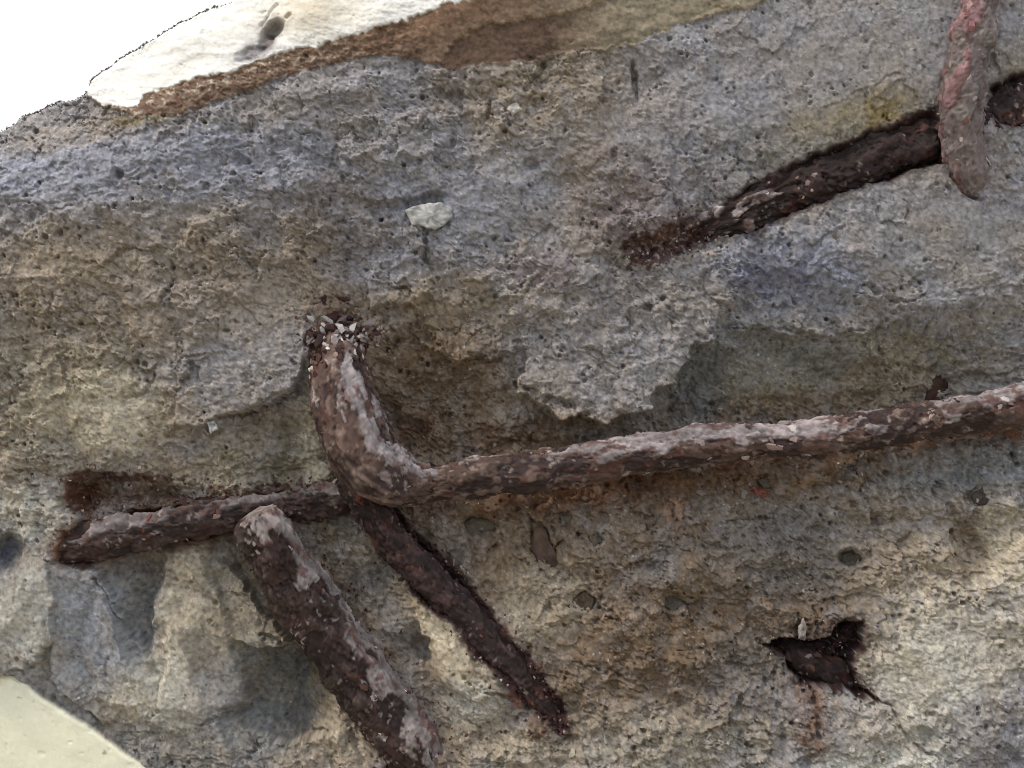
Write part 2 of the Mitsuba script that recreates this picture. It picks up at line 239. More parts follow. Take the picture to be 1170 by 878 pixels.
for D in [(313, 32, 15, 11, -30, 8), (304, 48, 10, 13, 25, 4), (330, 20, 5, 4, 0, 3), (292, 62, 20, 10, -20, 2.5), (282, 72, 10, 5, 0, 2)]: dent(*D)
crack([(310, 2), (296, 26)], 2.6, 2)
grey_patch = blob(296, 60, 20, 13, -30)
H[:] += grey_patch*(1.2*fb(U/8, V/8, 57, 2))
SKIN = [(-400, 700), (-60, 764), (0, 770), (18, 770), (60, 800), (118, 838), (180, 882), (260, 940), (500, 1200), (-400, 1200)]
skin_sd = poly_sd(SKIN, U+1.2*W1[0]+1.0*W2[0], V+1.2*W1[1]+1.0*W2[1])
sk = sst(-1.2, .6, skin_sd)
skinH = 6.4+.5*fb(U/60, V/60, 61, 3)+.04*gn(U/5, V/5, 62)+.02*jit0-.35*sst(.55, .7, gn(U/13, V/13, 63))-.05*np.clip(5-skin_sd, 0, 5)**2
H = H+(skinH-H)*sk

crown = blob(386, 388, 44, 26, -20)
H += crown*(3.5+3.0*fb(U/11, V/11, 161, 3))
trail = np.clip(blob(775, 272, 60, 20, -22)+.8*blob(735, 288, 26, 16), 0, 1)
H += trail*1.8*fb(U/9, V/9, 162, 3)
crust = np.clip(blob(92, 566, 16, 26)+.8*blob(150, 547, 70, 7, -2)+.6*blob(290, 556, 80, 7, -3), 0, 1)
H += crust*(1.5+2.6*fb(U/8, V/7, 163, 3))
# round pores and blowholes, thousands of them, and proud sand grains
acc = np.zeros(U.shape, np.float32); calm = (1-.75*inb)*(1-.93*sk)*(.4+.6*rough)
def stamp(n, r0, r1, k, seed):
    r = np.random.default_rng(seed)
    for _ in range(n):
        u, v = r.uniform(-20, 1190), r.uniform(-20, 900); q = r0+(r1-r0)*r.random()**3
        i, j = np.searchsorted(gu, u), np.searchsorted(gv, v); m = int(q*2.2/STEP)+2; sl = np.s_[max(j-m, 0):j+m, max(i-m, 0):i+m]
        e = r.uniform(.55, 1); a = r.uniform(0, 3.14); c, s = math.cos(a), math.sin(a); x, y = U[sl]-u, V[sl]-v
        d = np.sqrt(((x*c+y*s)/q)**2+((y*c-x*s)/(q*e))**2)
        d = d+.35*W2[0][sl]+.25*W2[1][sl]; acc[sl] += k*q*S*1000*sst(1.15, .55, d)
stamp(5000, 1.2, 3.4, -2.6, 71); stamp(4200, 1.2, 3.4, 1.5, 72)
clump = .08+1.1*sst(-.3, .5, fb(U/45, V/45, 73, 3))
jit = np.random.default_rng(74).normal(0, 1, U.shape).astype(np.float32); jit = .6*jit+.4*gaussian_filter(jit, 1)*3
H += acc*calm*clump+.075*jit*calm*(.35+.65*rough)
# worn edge of the wall
H -= 6*sst(7, 0, CSD)**2+1.0*sst(14, 0, CSD)*fb(U/6, V/6, 81, 2)
Hs6, Hs20 = gaussian_filter(H, 5), gaussian_filter(H, 16)

# the stones that have a place of their own, and their sockets
EXPL = [([(463, 241), (478, 235), (490, 232), (505, 232), (514, 238), (517, 248), (508, 258), (497, 263), (484, 259), (470, 257)], 12, 4, (.33, .34, .34), (.02, .05)),
        ([(984, 328), (992, 326), (999, 338), (996, 345), (990, 342)], 8, 3, (.36, .36, .33), (.05, .02)),
        ([(610, 603), (618, 601), (632, 625), (648, 655), (648, 666), (628, 668), (616, 648), (607, 628)], -1.2, 3, (.075, .052, .042), (0, 0)),
        ([(646, 696), (655, 684), (667, 676), (679, 684), (676, 700), (665, 712)], 1.0, 3, (.07, .055, .04), (0, 0)),
        ([(1055, 462), (1062, 440), (1074, 421), (1086, 430), (1102, 455), (1080, 462)], -6, 4, (.05, .03, .025), (0, -.05)),
        ([(528, 598), (540, 592), (566, 594), (569, 606), (552, 614), (534, 611)], -5.0, 3, (.085, .075, .058), (0, 0)),
        ([(962, 634), (974, 628), (990, 640), (993, 652), (980, 655), (966, 648)], -6, 3, (.065, .062, .052), (0, 0)),
        ([(1110, 566), (1122, 556), (1136, 556), (1140, 566), (1124, 578), (1112, 576)], -1, 3, (.06, .05, .045), (0, 0)),
        ([(760, 680), (775, 676), (782, 690), (770, 700), (760, 694)], 0, 2.5, (.085, .08, .072), (0, 0)),
        ([(575, 122), (590, 117), (596, 125), (585, 133)], 8, 2.5, (.40, .39, .36), (0, .03)),
        ([(236, 482), (246, 480), (249, 490), (240, 496)], 7.6, 3, (.36, .37, .36), (0, .02)),
        ([(500, 560), (512, 556), (519, 566), (508, 572)], -2, 3, (.32, .3, .27), (0, 0)),
        ([(1000, 590), (1010, 588), (1013, 600), (1003, 602)], -2, 2.5, (.12, .10, .09), (0, 0)),
        ([(912, 716), (918, 706), (922, 720), (920, 732), (913, 730)], 2.2, 3, (.28, .26, .25), (0, 0)),
        ([(640, 590), (654, 588), (650, 600), (642, 602)], -3, 3, (.10, .09, .08), (0, 0)),
        ([(866, 548), (880, 545), (884, 556), (872, 562)], -6.5, 2.5, (.10, .085, .07), (0, 0)),
        ([(672, 614), (682, 608), (688, 618), (678, 626)], -1.0, 2.5, (.09, .08, .065), (0, 0)),
        ([(732, 598), (745, 592), (752, 600), (740, 606)], -3, 2.5, (.11, .09, .075), (0, 0))]
for P, d_, th_, col_, tl_ in EXPL:
    sl = pbox(P, 20)
    if max(col_) < .15: H[sl] -= 2.4*sst(-3.5, 1.0, poly_sd(P, U[sl]+1.5*W2[0][sl], V[sl]+1.5*W2[1][sl]))
Hs6 = gaussian_filter(H, 5)
# ------------------------------------------------------------------ what the surface is made of: pastes and stains of their own shape
def srgb(*c): return np.array([((x/255+.055)/1.055)**2.4 if x > 10 else x/255/12.92 for x in c], np.float32)
GREY, BLUE, TAN, OLIVE, LIME, PALE = np.float32([.236, .237, .258]), np.float32([.235, .25, .305]), np.float32([.25, .212, .165]), np.float32([.215, .198, .15]), np.float32([.50, .46, .36]), np.float32([.46, .47, .43])
BROWN, RUST, MAROON, OCHRE, PURPLE, SLATE = np.float32([.135, .095, .06]), np.float32([.12, .055, .032]), np.float32([.030, .016, .017]), np.float32([.19, .155, .075]), np.float32([.17, .14, .17]), np.float32([.155, .165, .172])
C = np.empty(U.shape+(3,), np.float32); C[:] = GREY
def lay(col, m):
    C[:] += (col-C)*np.clip(m, 0, 1)[..., None]
mott = sst(-.5, .5, fb(U/55, V/55, 91, 4)); mot2 = sst(-.4, .4, fb(U/18, V/18, 92, 3))
lay(TAN, .35*mott)
lay(TAN, .85*sst(230, 340, WV+.12*WU-80*blob(560, 200, 200, 120))*sst(900, 500, WU)*(.5+.5*mott))
RAG = fb(U/16, V/16, 93, 4)
STAINS = [(TAN, 640, 110, 130, 50, -5, .75), (BROWN, 690, 210, 60, 60, 20, .45), (GREY, 280, 400, 90, 70, -20, .7), (GREY, 200, 330, 60, 40, 0, .6), (GREY, 690, 390, 130, 80, 10, .55), (BLUE, 120, 200, 230, 44, -4, .55), (BLUE, 100, 190, 150, 26, -8, .5), (BLUE, 300, 190, 120, 45, 5, .6),
  (BLUE, 500, 250, 130, 60, -10, .6), (BLUE, 900, 310, 90, 45, 10, 1.0), (np.float32([.13, .135, .19]), 885, 318, 55, 30, 0, .7), (PURPLE, 620, 310, 40, 22, 0, .5), (PURPLE, 740, 235, 90, 40, -25, .35), (BLUE, 15, 200, 50, 30, 0, .7), (BLUE, 800, 130, 120, 90, 0, .3), (BLUE, 440, 310, 40, 30, 0, .5),
  (TAN, 90, 150, 90, 20, -15, .5), (OCHRE, 160, 138, 40, 8, -3, .6), (BROWN, 110, 330, 60, 50, 0, .2), (BROWN, 390, 250, 60, 60, 0, .35),
  (BROWN, 500, 440, 80, 80, 10, .75), (BROWN, 600, 505, 80, 25, -8, .7), (BROWN, 470, 400, 40, 50, 0, .5), (RUST, 590, 495, 60, 22, -10, .35), (RUST, 470, 500, 30, 30, 0, .5),
  (OLIVE, 960, 430, 190, 50, -5, .8), (BROWN, 900, 470, 150, 25, -5, .6), (SLATE, 800, 450, 30, 60, 10, .8), (SLATE, 860, 400, 60, 40, 0, .5), (SLATE, 940, 410, 40, 25, 0, .6), (TAN, 1020, 440, 60, 30, 0, .7),
  (OLIVE, 60, 450, 120, 90, 0, .6), (LIME, 130, 470, 55, 50, 20, .65), (LIME, 60, 470, 40, 30, 0, .4), (LIME, 355, 510, 16, 60, -4, .75), (OLIVE, 290, 530, 60, 40, 0, .6), (LIME, 240, 545, 50, 18, 0, .35),
  (PALE, 20, 590, 60, 40, 0, .55), (PALE, 30, 700, 50, 60, 0, .6), (SLATE, 110, 730, 55, 90, -10, .7), (np.float32([.225, .24, .275]), 115, 720, 40, 80, -20, .8), (SLATE, 165, 690, 30, 55, 20, .8), (BROWN, 200, 655, 40, 20, 0, .5),
  (LIME, 208, 700, 24, 80, 6, .5), (np.float32([.24, .25, .27]), 60, 790, 60, 40, 20, .5), (LIME, 180, 800, 60, 40, 0, .45), (OLIVE, 270, 700, 60, 60, 0, .7), (SLATE, 300, 790, 70, 60, 20, .75), (PALE, 185, 780, 40, 40, 0, .5), (SLATE, 220, 850, 120, 40, 0, .6), (OCHRE, 360, 785, 16, 40, -15, .6),
  (LIME, 520, 735, 30, 75, -38, .95), (LIME, 400, 840, 40, 30, 0, .3), (PALE, 545, 800, 45, 26, -10, .6), (SLATE, 450, 650, 30, 25, 20, .6), (SLATE, 440, 700, 50, 18, 50, .5),
  (BROWN, 740, 640, 260, 150, 0, .72), (BROWN, 760, 790, 190, 70, 0, .45), (BROWN, 960, 690, 70, 90, 0, .35), (BROWN, 860, 700, 120, 90, 0, .6), (BROWN, 700, 760, 150, 60, 0, .4), (TAN, 1060, 620, 120, 80, 0, .6), (BROWN, 600, 620, 60, 60, 0, .4), (TAN, 170, 330, 180, 70, 0, .6), (TAN, 60, 290, 80, 40, 0, .5), (SLATE, 900, 630, 90, 55, 0, .45), (SLATE, 860, 760, 60, 40, 0, .4), (SLATE, 1090, 530, 130, 34, -6, .75), (SLATE, 760, 645, 18, 22, 0, .6), (RUST, 720, 560, 240, 20, -6, .6), (BROWN, 880, 545, 160, 26, -5, .75), (np.float32([.36, .23, .16]), 770, 585, 16, 12, 0, .5),
  (LIME, 620, 690, 50, 50, 0, .35), (LIME, 1110, 700, 110, 90, 0, .45), (LIME, 1150, 620, 40, 50, 0, .5), (PALE, 1060, 770, 60, 70, 0, .45), (LIME, 1020, 800, 60, 70, 0, .35), (LIME, 700, 850, 200, 40, 0, .25), (PALE, 1010, 870, 80, 20, 0, .85), (TAN, 1040, 640, 50, 40, 0, .5), (BROWN, 1110, 630, 26, 34, 10, .7), (OLIVE, 800, 850, 120, 50, 0, .3),
  (np.float32([.22, .05, .045]), 875, 562, 10, 6, 0, .55), (np.float32([.25, .05, .04]), 590, 798, 6, 12, -20, .7), (RUST, 612, 830, 12, 14, -20, .8)]
for col, cx, cy, rx, ry, ang, k in STAINS:
    lay(col, k*1.1*sst(.16, .72, blob(cx, cy, rx*1.05, ry*1.05, ang)+.16*RAG)*(.6+.4*mot2))
lay(OCHRE, .95*np.clip(blob(1000, 138, 42, 32, -20)+.8*blob(925, 158, 60, 34, -15)+.9*blob(1170, 90, 40, 14, -10), 0, 1)*(.6+.4*mot2))
lay(np.float32([.07, .045, .045]), sst(.42, .62, crown+.35*fb(U/10, V/10, 164, 3))*.9)
lay(np.float32([.045, .028, .03]), sst(.40, .58, trail+.42*fb(U/10, V/8, 165, 3))*.9); lay(np.float32([.34, .31, .31]), sst(.55, .7, trail*.5+.6*fb(U/6, V/6, 166, 2))*.8*trail)
lay(np.float32([.08, .045, .035]), sst(.35, .55, crust+.4*fb(U/9, V/8, 167, 3))*.85)
# iron stains round the steel
def stain_line(pts, w, col, k, rag=1.0):
    sl = pbox(pts, w*3+20); d = line_d(pts, U[sl]+rag*(8*W1[0][sl]+7*W2[0][sl]), V[sl]+rag*(8*W1[1][sl]+7*W2[1][sl])); m = (k*np.exp(-(d/w)**2)*(.5+.5*mot2[sl]))[..., None]
    C[sl] += (col-C[sl])*np.clip(m, 0, 1)
stain_line([(80, 566), (200, 574), (370, 562)], 10, RUST*.8, .8); stain_line([(85, 550), (90, 600)], 8, RUST*.75, .9); stain_line([(75, 625), (250, 590)], 22, RUST, .9)
stain_line([(420, 575), (480, 640), (640, 830)], 22, MAROON, 1.0); stain_line([(290, 600), (400, 760), (500, 900)], 34, RUST, .7)
stain_line([(470, 560), (600, 545), (760, 530), (1170, 480)], 22, RUST, .95); stain_line([(380, 360), (400, 480), (440, 560)], 30, RUST, .55)
stain_line([(1110, 0), (1090, 120), (1105, 215)], 24, PURPLE, .6); stain_line([(720, 285), (850, 235), (1070, 160)], 20, RUST, .5)
stain_line([(800, 235), (850, 190), (960, 160)], 18, SLATE, .6)
stain_line([(928, 790), (925, 850)], 14, np.float32([.13, .075, .052]), .9)
def pool(sl, sd, col, soft=8):
    m = sst(-soft, 3, sd)[..., None]; C[sl] += (col-C[sl])*m
pool(gs, np.minimum(GSD, sst(730, 830, U[gs])*26-16+9*W2[0][gs]), MAROON); pool(hs, HSD+5*RAG[hs], MAROON*.9, 4); pool(g2, poly_sd(GROOVE2, WU[g2], WV[g2]), MAROON); pool(ss, poly_sd(SLOT, WU[ss], WV[ss]), RUST*.8); pool(ds, poly_sd(DIAG, WU[ds], WV[ds]), MAROON*1.2, 5)
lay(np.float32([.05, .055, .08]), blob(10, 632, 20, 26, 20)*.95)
lay(MAROON, blob(968, 722, 22, 16)*.8)
# paste speckle: sand, lime and dark specks
sp = 1.25*fb(U/5.5, V/5.5, 101, 3)
C *= np.clip(1+.30*sp+.16*fb(U/16, V/16, 102, 3)+.13*jit, .3, 2)[..., None]
wsp = sst(.55, .75, gn(U/4.2, V/4.2, 104))*sst(-.15, .35, fb(U/40, V/40, 105, 2)); lay(np.float32([.52, .52, .50]), .7*wsp)
dsp = sst(.55, .8, gn(U/4.6, V/4.6, 106)); lay(np.float32([.055, .05, .045]), .7*dsp)
# coat and skin colours
Wt = np.empty_like(C); Wt[:] = np.float32([.70, .72, .71])
m = sst(-.1, .6, fb(U/70, V/22, 111, 3))[..., None]; Wt += (np.float32([.66, .65, .60])-Wt)*m*.5
m = blob(355, 15, 60, 26)[..., None]*.8; Wt += (np.float32([.52, .46, .34])-Wt)*m
m = blob(250, 45, 80, 25, -25)[..., None]*.35; Wt += (np.float32([.60, .58, .53])-Wt)*m
m = np.clip(grey_patch*1.6, 0, 1)[..., None]; Wt += (np.float32([.26, .25, .26])-Wt)*m
m = (np.clip(blob(312, 34, 17, 14, 0)+.8*blob(302, 52, 12, 15, 20)+.35*RAG, 0, 1)*.8*(coat_sd > 0)*blob(308, 42, 36, 34))[..., None]; Wt += (np.float32([.10, .08, .068])-Wt)*m
m = (sst(5, 1, CSD)*sst(-.3, .3, fb(U/12, V/12, 118, 2)))[..., None]*.8; Wt += (np.float32([.09, .085, .08])-Wt)*m
Wt *= (1+.06*sp+.10*fb(U/30, V/9, 113, 3))[..., None]
B = np.empty_like(C); B[:] = np.float32([.155, .112, .084])
k = sst(560, 760, WU)[..., None]; B += (np.float32([.225, .20, .15])-B)*k
k = (sst(-2, 3, lsd)*sst(700, 620, WU+.3*WV))[..., None]; B += (np.float32([.098, .066, .05])-B)*k
k = (blob(500, 30, 110, 22, -16)*.8)[..., None]; B += (np.float32([.165, .105, .07])-B)*k
k = (sst(.12, .42, fb(U/8, V/6, 115, 3))*sst(500, 330, WU+80*W1[0])*sst(-34, 2, white_sd)*.8)[..., None]; B += (np.float32([.52, .46, .38])-B)*k
k = (sst(2.5, .5, np.abs(lsd))*sst(20, 60, coat_sd)*.6)[..., None]; B += (np.float32([.42, .34, .24])-B)*k
k = (sst(.0, .4, fb(U/18, V/10, 116, 3))*sst(600, 420, WU)*.7)[..., None]; B += (np.float32([.09, .05, .035])-B)*k
k = (sst(7, 1, np.abs(white_sd))*.35)[..., None]; B += (np.float32([.24, .15, .09])-B)*k
B *= np.clip(1+.28*sp+.3*fb(U/26, V/14, 117, 4)+.08*jit0, .3, 2)[..., None]
wm = sst(-1.0, 1.2, white_sd)[..., None]; coatC = B*(1-wm)+Wt*wm
C += (coatC-C)*sst(-.8, .8, coat_sd)[..., None]
K = np.empty_like(C); K[:] = np.float32([.74, .75, .60]); K *= (1+.07*fb(U/60, V/60, 121, 3)+.03*sp+.015*jit0-.5*sst(.5, .75, gn(U/9, V/7, 122))*sst(.1, .5, fb(U/50, V/50, 123, 2))-.12*sst(24, 0, skin_sd)*sst(-.3, .4, fb(U/15, V/15, 124, 3)))[..., None]
C += (K-C)*sst(-.6, .6, skin_sd)[..., None]
C = np.clip(C, .006, .85)

# ------------------------------------------------------------------ meshes of the wall
keep = CSD > 0
lab = np.zeros(U.shape, np.int8); lab[coat_sd > 0] = 1; lab[(coat_sd > 0) & (white_sd > 0)] = 2; lab[skin_sd > 0] = 3
ny, nx = U.shape
idx = np.arange(ny*nx).reshape(ny, nx)
Q = np.stack([idx[:-1, :-1], idx[1:, :-1], idx[1:, 1:], idx[:-1, 1:]], -1).reshape(-1, 4)
qk = (keep[:-1, :-1] & keep[1:, :-1] & keep[1:, 1:] & keep[:-1, 1:]).ravel()
ql = lab[:-1, :-1].ravel()
PW = np.stack([(U-585)*S, -H*.001, ZC+(439-V)*S], -1).reshape(-1, 3).astype(np.float64); PC = C.reshape(-1, 3)
# normals of the joined surface, so that no seam shows where two materials meet
dHu = np.gradient(H, axis=1)/np.gradient(U*S*1000, axis=1); dHv = np.gradient(H, axis=0)/np.gradient(V*S*1000, axis=0)

def vc(rough=.9, spec=.25):
    return {'type': 'twosided', 'bsdf': {'type': 'principled', 'base_color': {'type': 'mesh_attribute', 'name': 'vertex_color'}, 'roughness': rough, 'specular': spec}}
scene['bsdf_concrete'] = vc(.92, .2); scene['bsdf_paint'] = vc(.75, .3); scene['bsdf_rust'] = vc(.78, .35)
def submesh(faces, extra=None):
    u, inv = np.unique(faces, return_inverse=True)
    return PW[u], inv.reshape(faces.shape), PC[u]
def skirt(q, depth=.09):
    """the back of the wall edge: the open rim drawn back into the wall's thickness"""
    e = np.vstack([q[:, [0, 1]], q[:, [1, 2]], q[:, [2, 3]], q[:, [3, 0]]]); key = e[:, 0].astype(np.int64)*(ny*nx)+e[:, 1]; rev = e[:, 1].astype(np.int64)*(ny*nx)+e[:, 0]
    return e[~np.isin(key, rev)]
allq = Q[qk]; rim = skirt(allq); r2 = np.unique(rim); pos = {}
backP = PW[r2].copy(); backP[:, 1] += .09; backC = np.clip(PC[r2]*.9, 0, 1)
mp = np.full(ny*nx, -1); mp[r2] = np.arange(len(r2))
def add(key, mesh, bsdf, smooth=False, color=None, **p):
    scene[key] = mikit.ply(mesh, bsdf, smooth=smooth, color=color)
    if p: labels[key] = p
for l, key, b in [(0, 'concrete_wall__broken_face', 'bsdf_concrete'), (1, 'concrete_wall__coat_edge', 'bsdf_concrete'), (2, 'concrete_wall__coat', 'bsdf_paint'), (3, 'concrete_wall__plaster_skin', 'bsdf_paint')]:
    q = allq[ql[qk] == l]; f = np.vstack([q[:, [0, 1, 2]], q[:, [0, 2, 3]]])
    if l == 0:
        off = ny*nx; s = np.vstack([np.stack([rim[:, 1], rim[:, 0], mp[rim[:, 0]]+off], 1), np.stack([rim[:, 1], mp[rim[:, 0]]+off, mp[rim[:, 1]]+off], 1)])
        P2, C2 = np.vstack([PW, backP]), np.vstack([PC, backC]); f = np.vstack([f, s])
        u, inv = np.unique(f, return_inverse=True); m = trimesh.Trimesh(P2[u], inv.reshape(f.shape), process=False); col = C2[u]
    else:
        p, ff, col = submesh(f); m = trimesh.Trimesh(p, ff, process=False)
    add(key, m, b, True, col)
labels['concrete_wall'] = {'label': 'spalled grey and brown concrete wall with rusty reinforcing bars laid bare across it', 'category': 'wall'}
labels['concrete_wall__coat'] = {'label': 'white painted render coat at the top edge'}
labels['concrete_wall__coat_edge'] = {'label': 'brown stained broken lower edge of the render coat'}
labels['concrete_wall__plaster_skin'] = {'label': 'smooth pale green plaster skin at the lower left corner'}
iu = lambda u: int(np.clip(np.searchsorted(gu, u), 0, nx-1)); iv = lambda v: int(np.clip(np.searchsorted(gv, v), 0, ny-1))
def hgt(u, v, smooth=True): return float((Hs6 if smooth else H)[iv(v), iu(u)])
def nrm(u, v):
    j, i = iv(v), iu(u); k = STEP*S*1000*2
    n = np.array([(Hs6[j, i+1]-Hs6[j, i-1])/-k, -1, (Hs6[j+1, i]-Hs6[j-1, i])/k]); return n/np.linalg.norm(n)

# ------------------------------------------------------------------ stones and chips: pieces of their own
counts = {}
def numbered(k):
    counts[k] = counts.get(k, -1)+1; return k if counts[k] == 0 else f'{k}_{counts[k]:03d}'
def lump(rng, sx, sy, sz, n=16, flat=.6):
    """an angular broken lump as a convex hull, extents sx, sy, sz (z = thickness)"""
    p = rng.normal(size=(n, 3)); p /= np.linalg.norm(p, axis=1, keepdims=True); p *= rng.uniform(.75, 1, (n, 1))
    p = p*[sx, sy, sz]; p[:, 2] = np.clip(p[:, 2], -sz*flat, sz*flat)
    m = trimesh.convex.convex_hull(p); return m
def frame(n, spin, rng, tilt=.2):
    n = n+rng.normal(0, tilt, 3); n /= np.linalg.norm(n); a = np.cross(n, [.3, .2, .9]); a /= np.linalg.norm(a); b = np.cross(n, a)
    c, s = math.cos(spin), math.sin(spin); return np.stack([a*c+b*s, b*c-a*s, n], 1)
def polystone(pts, d, th, col, key, sink=.3, tilt=(0, 0)):
    """a flat stone of a traced outline, bevelled, its face at depth d"""
    g = np.random.default_rng(int(sum(map(sum, pts)))); P = np.array(pts, float)
    P = np.vstack([np.vstack([a+(b-a)*k+g.normal(0, .02 if k == 0 else .045, 2)*np.linalg.norm(b-a) for k in (0, .3, .65)]) for a, b in zip(P, np.roll(P, -1, 0))]); c = P.mean(0); rings = []
    for sc, dz in ((1.0, -th), (1.0, -th*.25), (.9, 0.0), (.62, .25), (.3, .4)):
        q = c+(P-c)*sc; rings.append(np.array([at(u, v, d+dz+tilt[0]*(u-c[0])+tilt[1]*(v-c[1])) for u, v in q]))
    top = at(c[0]+g.normal(0, 2), c[1]+g.normal(0, 2), d+.5); n = len(P); vv = np.vstack(rings+[top[None]]); f = []
    for r in range(4):
        for i in range(n):
            a, b = r*n+i, r*n+(i+1) % n; f += [[a, b, b+n], [a, b+n, a+n]]
    f += [[4*n+i, 4*n+(i+1) % n, 5*n] for i in range(n)]
    m = trimesh.Trimesh(vv, f, process=False); m = m.subdivide(); p = m.vertices*1000
    m.vertices = m.vertices+np.stack([.25*fb3(p*.35, 3), .7*fb3(p*.3, 4)+.3*n3(p*.9, 9), .25*fb3(p*.35, 5)], 1)*.001
    colr = np.clip(np.array(col)*(1+.5*fb3(p*.45, 6)+.3*n3(p*1.6, 7))[:, None], .004, .8)
    m.fix_normals(); add(key, m, 'bsdf_concrete', True, colr)
for pts, d, th, col, tl in EXPL:
    c = np.mean(pts, 0); polystone(pts, max(d, hgt(*c)+.3) if max(col) > .15 else hgt(*c)+.7, th, col, numbered('concrete_wall__stone'), tilt=tl)
r = np.random.default_rng(5)
TAKEN = np.zeros(U.shape, bool)
for P in (DIAG, SLOT, GROOVE, HOLE):
    sl = pbox(P, 10); TAKEN[sl] |= poly_sd(P, U[sl], V[sl]) > -4
def free(u, v):
    j, i = iv(v), iu(u); return not TAKEN[j, i] and coat_sd[j, i] < -6 and skin_sd[j, i] < -6 and CSD[j, i] > 8
TONES = [(.30, .29, .27), (.22, .20, .17), (.36, .34, .30), (.17, .15, .13), (.26, .26, .27), (.12, .10, .085)]
made = 0
while made < 190:
    u, v = r.uniform(5, 1165), r.uniform(130, 870)
    if not free(u, v) or smoothz[iv(v), iu(u)] > .35: continue
    s = (2.2+6.0*r.random()**2.6)*S; m = lump(r, s*1.25, s*.85, s*.6, 18)
    m.vertices = m.vertices@frame(nrm(u, v), r.uniform(0, 6.28), r).T+wall(u, v, hgt(u, v)-s*1000*.12)
    t = C[iv(v), iu(u)]*.45+np.array(TONES[r.integers(6)])*.55; t = t*r.uniform(.8, 1.15)
    m = m.subdivide(); m.vertices += r.normal(0, s*.03, m.vertices.shape)
    add(numbered('concrete_wall__stone'), m, 'bsdf_concrete', False, np.clip(t*(1+r.normal(0, .12, (len(m.vertices), 1))), .01, .8)); made += 1
# crumbs still sticking to the face, too small to pick apart
def crumbs(key, n, place, s0, s1, tone, seed, label=None):
    r = np.random.default_rng(seed); vs, fs, cs, o = [], [], [], 0
    while n > 0:
        q = place(r)
        if q is None: continue
        u, v = q; s = (s0+(s1-s0)*r.random()**2)*S; m = lump(r, s, s*.8, s*.6, 9)
        p = m.vertices@frame(nrm(u, v), r.uniform(0, 6.28), r, .5).T+wall(u, v, hgt(u, v, False)-s*150)
        vs.append(p); fs.append(m.faces+o); o += len(p); n -= 1
        c0 = C[iv(v), iu(u)] if tone is None else np.array(tone); cs.append(np.tile(np.clip(c0*r.uniform(.65, 1.5), .01, .8), (len(p), 1)))
    add(key, trimesh.Trimesh(np.vstack(vs), np.vstack(fs), process=False), 'bsdf_concrete', False, np.vstack(cs), kind='stuff')
def pl(r):
    u, v = r.uniform(-10, 1180), r.uniform(60, 890)
    return (u, v) if free(u, v) and smoothz[iv(v), iu(u)] < .2+.5*r.random() and clump[iv(v), iu(u)] > .4+.6*r.random() else None
crumbs('concrete_wall__sand_grain', 2600, pl, 1.0, 3.4, None, 201)
NEAR = [([(66, 640), (75, 608), (150, 588), (250, 571), (380, 556)], 7, 3), ([(80, 550), (90, 590)], 6, 2), ([(80, 542), (180, 548), (250, 560), (370, 556)], 7, 2), ([(90, 585), (200, 577), (260, 566)], 5, 2), ([(385, 572), (470, 672), (565, 772), (640, 838)], 5, 2), ([(440, 580), (530, 664), (612, 760), (650, 825)], 5, 2), ([(262, 610), (330, 715), (420, 840)], 6, 2),
        ([(345, 600), (430, 730), (515, 860)], 12, 3), ([(470, 580), (700, 550), (1000, 520)], 10, 2), ([(725, 300), (770, 278), (830, 240), (905, 192), (1062, 130)], 9, 4), ([(720, 290), (800, 262)], 16, 3), ([(870, 740), (960, 715), (1000, 800)], 9, 2), ([(360, 380), (420, 380)], 18, 3)]
wts = np.array([w for *_, w in NEAR], float); wts /= wts.sum()
def pln(r):
    pts, sp_, _ = NEAR[r.choice(len(NEAR), p=wts)]; k = r.integers(len(pts)-1); a, b = np.array(pts[k]), np.array(pts[k+1])
    return tuple(a+(b-a)*r.random()+r.normal(0, sp_, 2))
crumbs('concrete_wall__rust_grain', 1300, pln, 1.2, 4.2, (.075, .038, .03), 203)
crumbs('concrete_wall__lime_grain', 260, pln, 1.2, 3.6, (.36, .33, .31), 204)
r = np.random.default_rng(8)
for q in range(140):                                                  # the burst crown where the bent bar leaves the wall
    u, v = r.normal(386, 23), r.normal(390, 17); s_ = (2.2+6.0*r.random()**2)*S; m = lump(r, s_*r.uniform(1, 2.0), s_*.8, s_*.6, 12)
    m.vertices = m.vertices@frame(nrm(u, v), r.uniform(0, 6.28), r, .5).T+wall(u, v, hgt(u, v)+r.uniform(0, 12)*max(0, 1-math.hypot(u-386, v-397)/36))
    tn = np.array([(.05, .026, .026), (.085, .045, .045), (.036, .022, .024), (.06, .03, .03), (.24, .22, .23), (.42, .41, .41), (.16, .13, .13), (.30, .29, .30), (.20, .18, .18)][r.integers(9)])
    add(numbered('concrete_wall__crumb'), m, 'bsdf_concrete', False, np.clip(tn*(1+r.normal(0, .15, (len(m.vertices), 1))), .004, .8))
for q in range(34):                                                  # rust crust over the end of the short bar
    u, v = (r.normal(92, 9), r.normal(570, 17)) if q < 18 else (r.uniform(100, 370), 0); v = v or 552-.01*u+r.normal(0, 5); s_ = (2.2+4.5*r.random()**2)*S; m = lump(r, s_*r.uniform(1, 1.7), s_*.8, s_*.65, 12)
    m.vertices = m.vertices@frame(nrm(u, v), r.uniform(0, 6.28), r, .5).T+wall(u, v, hgt(u, v)+r.uniform(0, 1.5))
    tn = np.array([(.07, .033, .028), (.10, .05, .04), (.05, .03, .028), (.14, .085, .07), (.28, .25, .22)][r.integers(5)])
    add(numbered('concrete_wall__crumb'), m, 'bsdf_concrete', False, np.clip(tn*(1+r.normal(0, .15, (len(m.vertices), 1))), .004, .8))
edge_pts = np.array([(CONT[i], CONT[i+1]) for i in range(2, 13)])
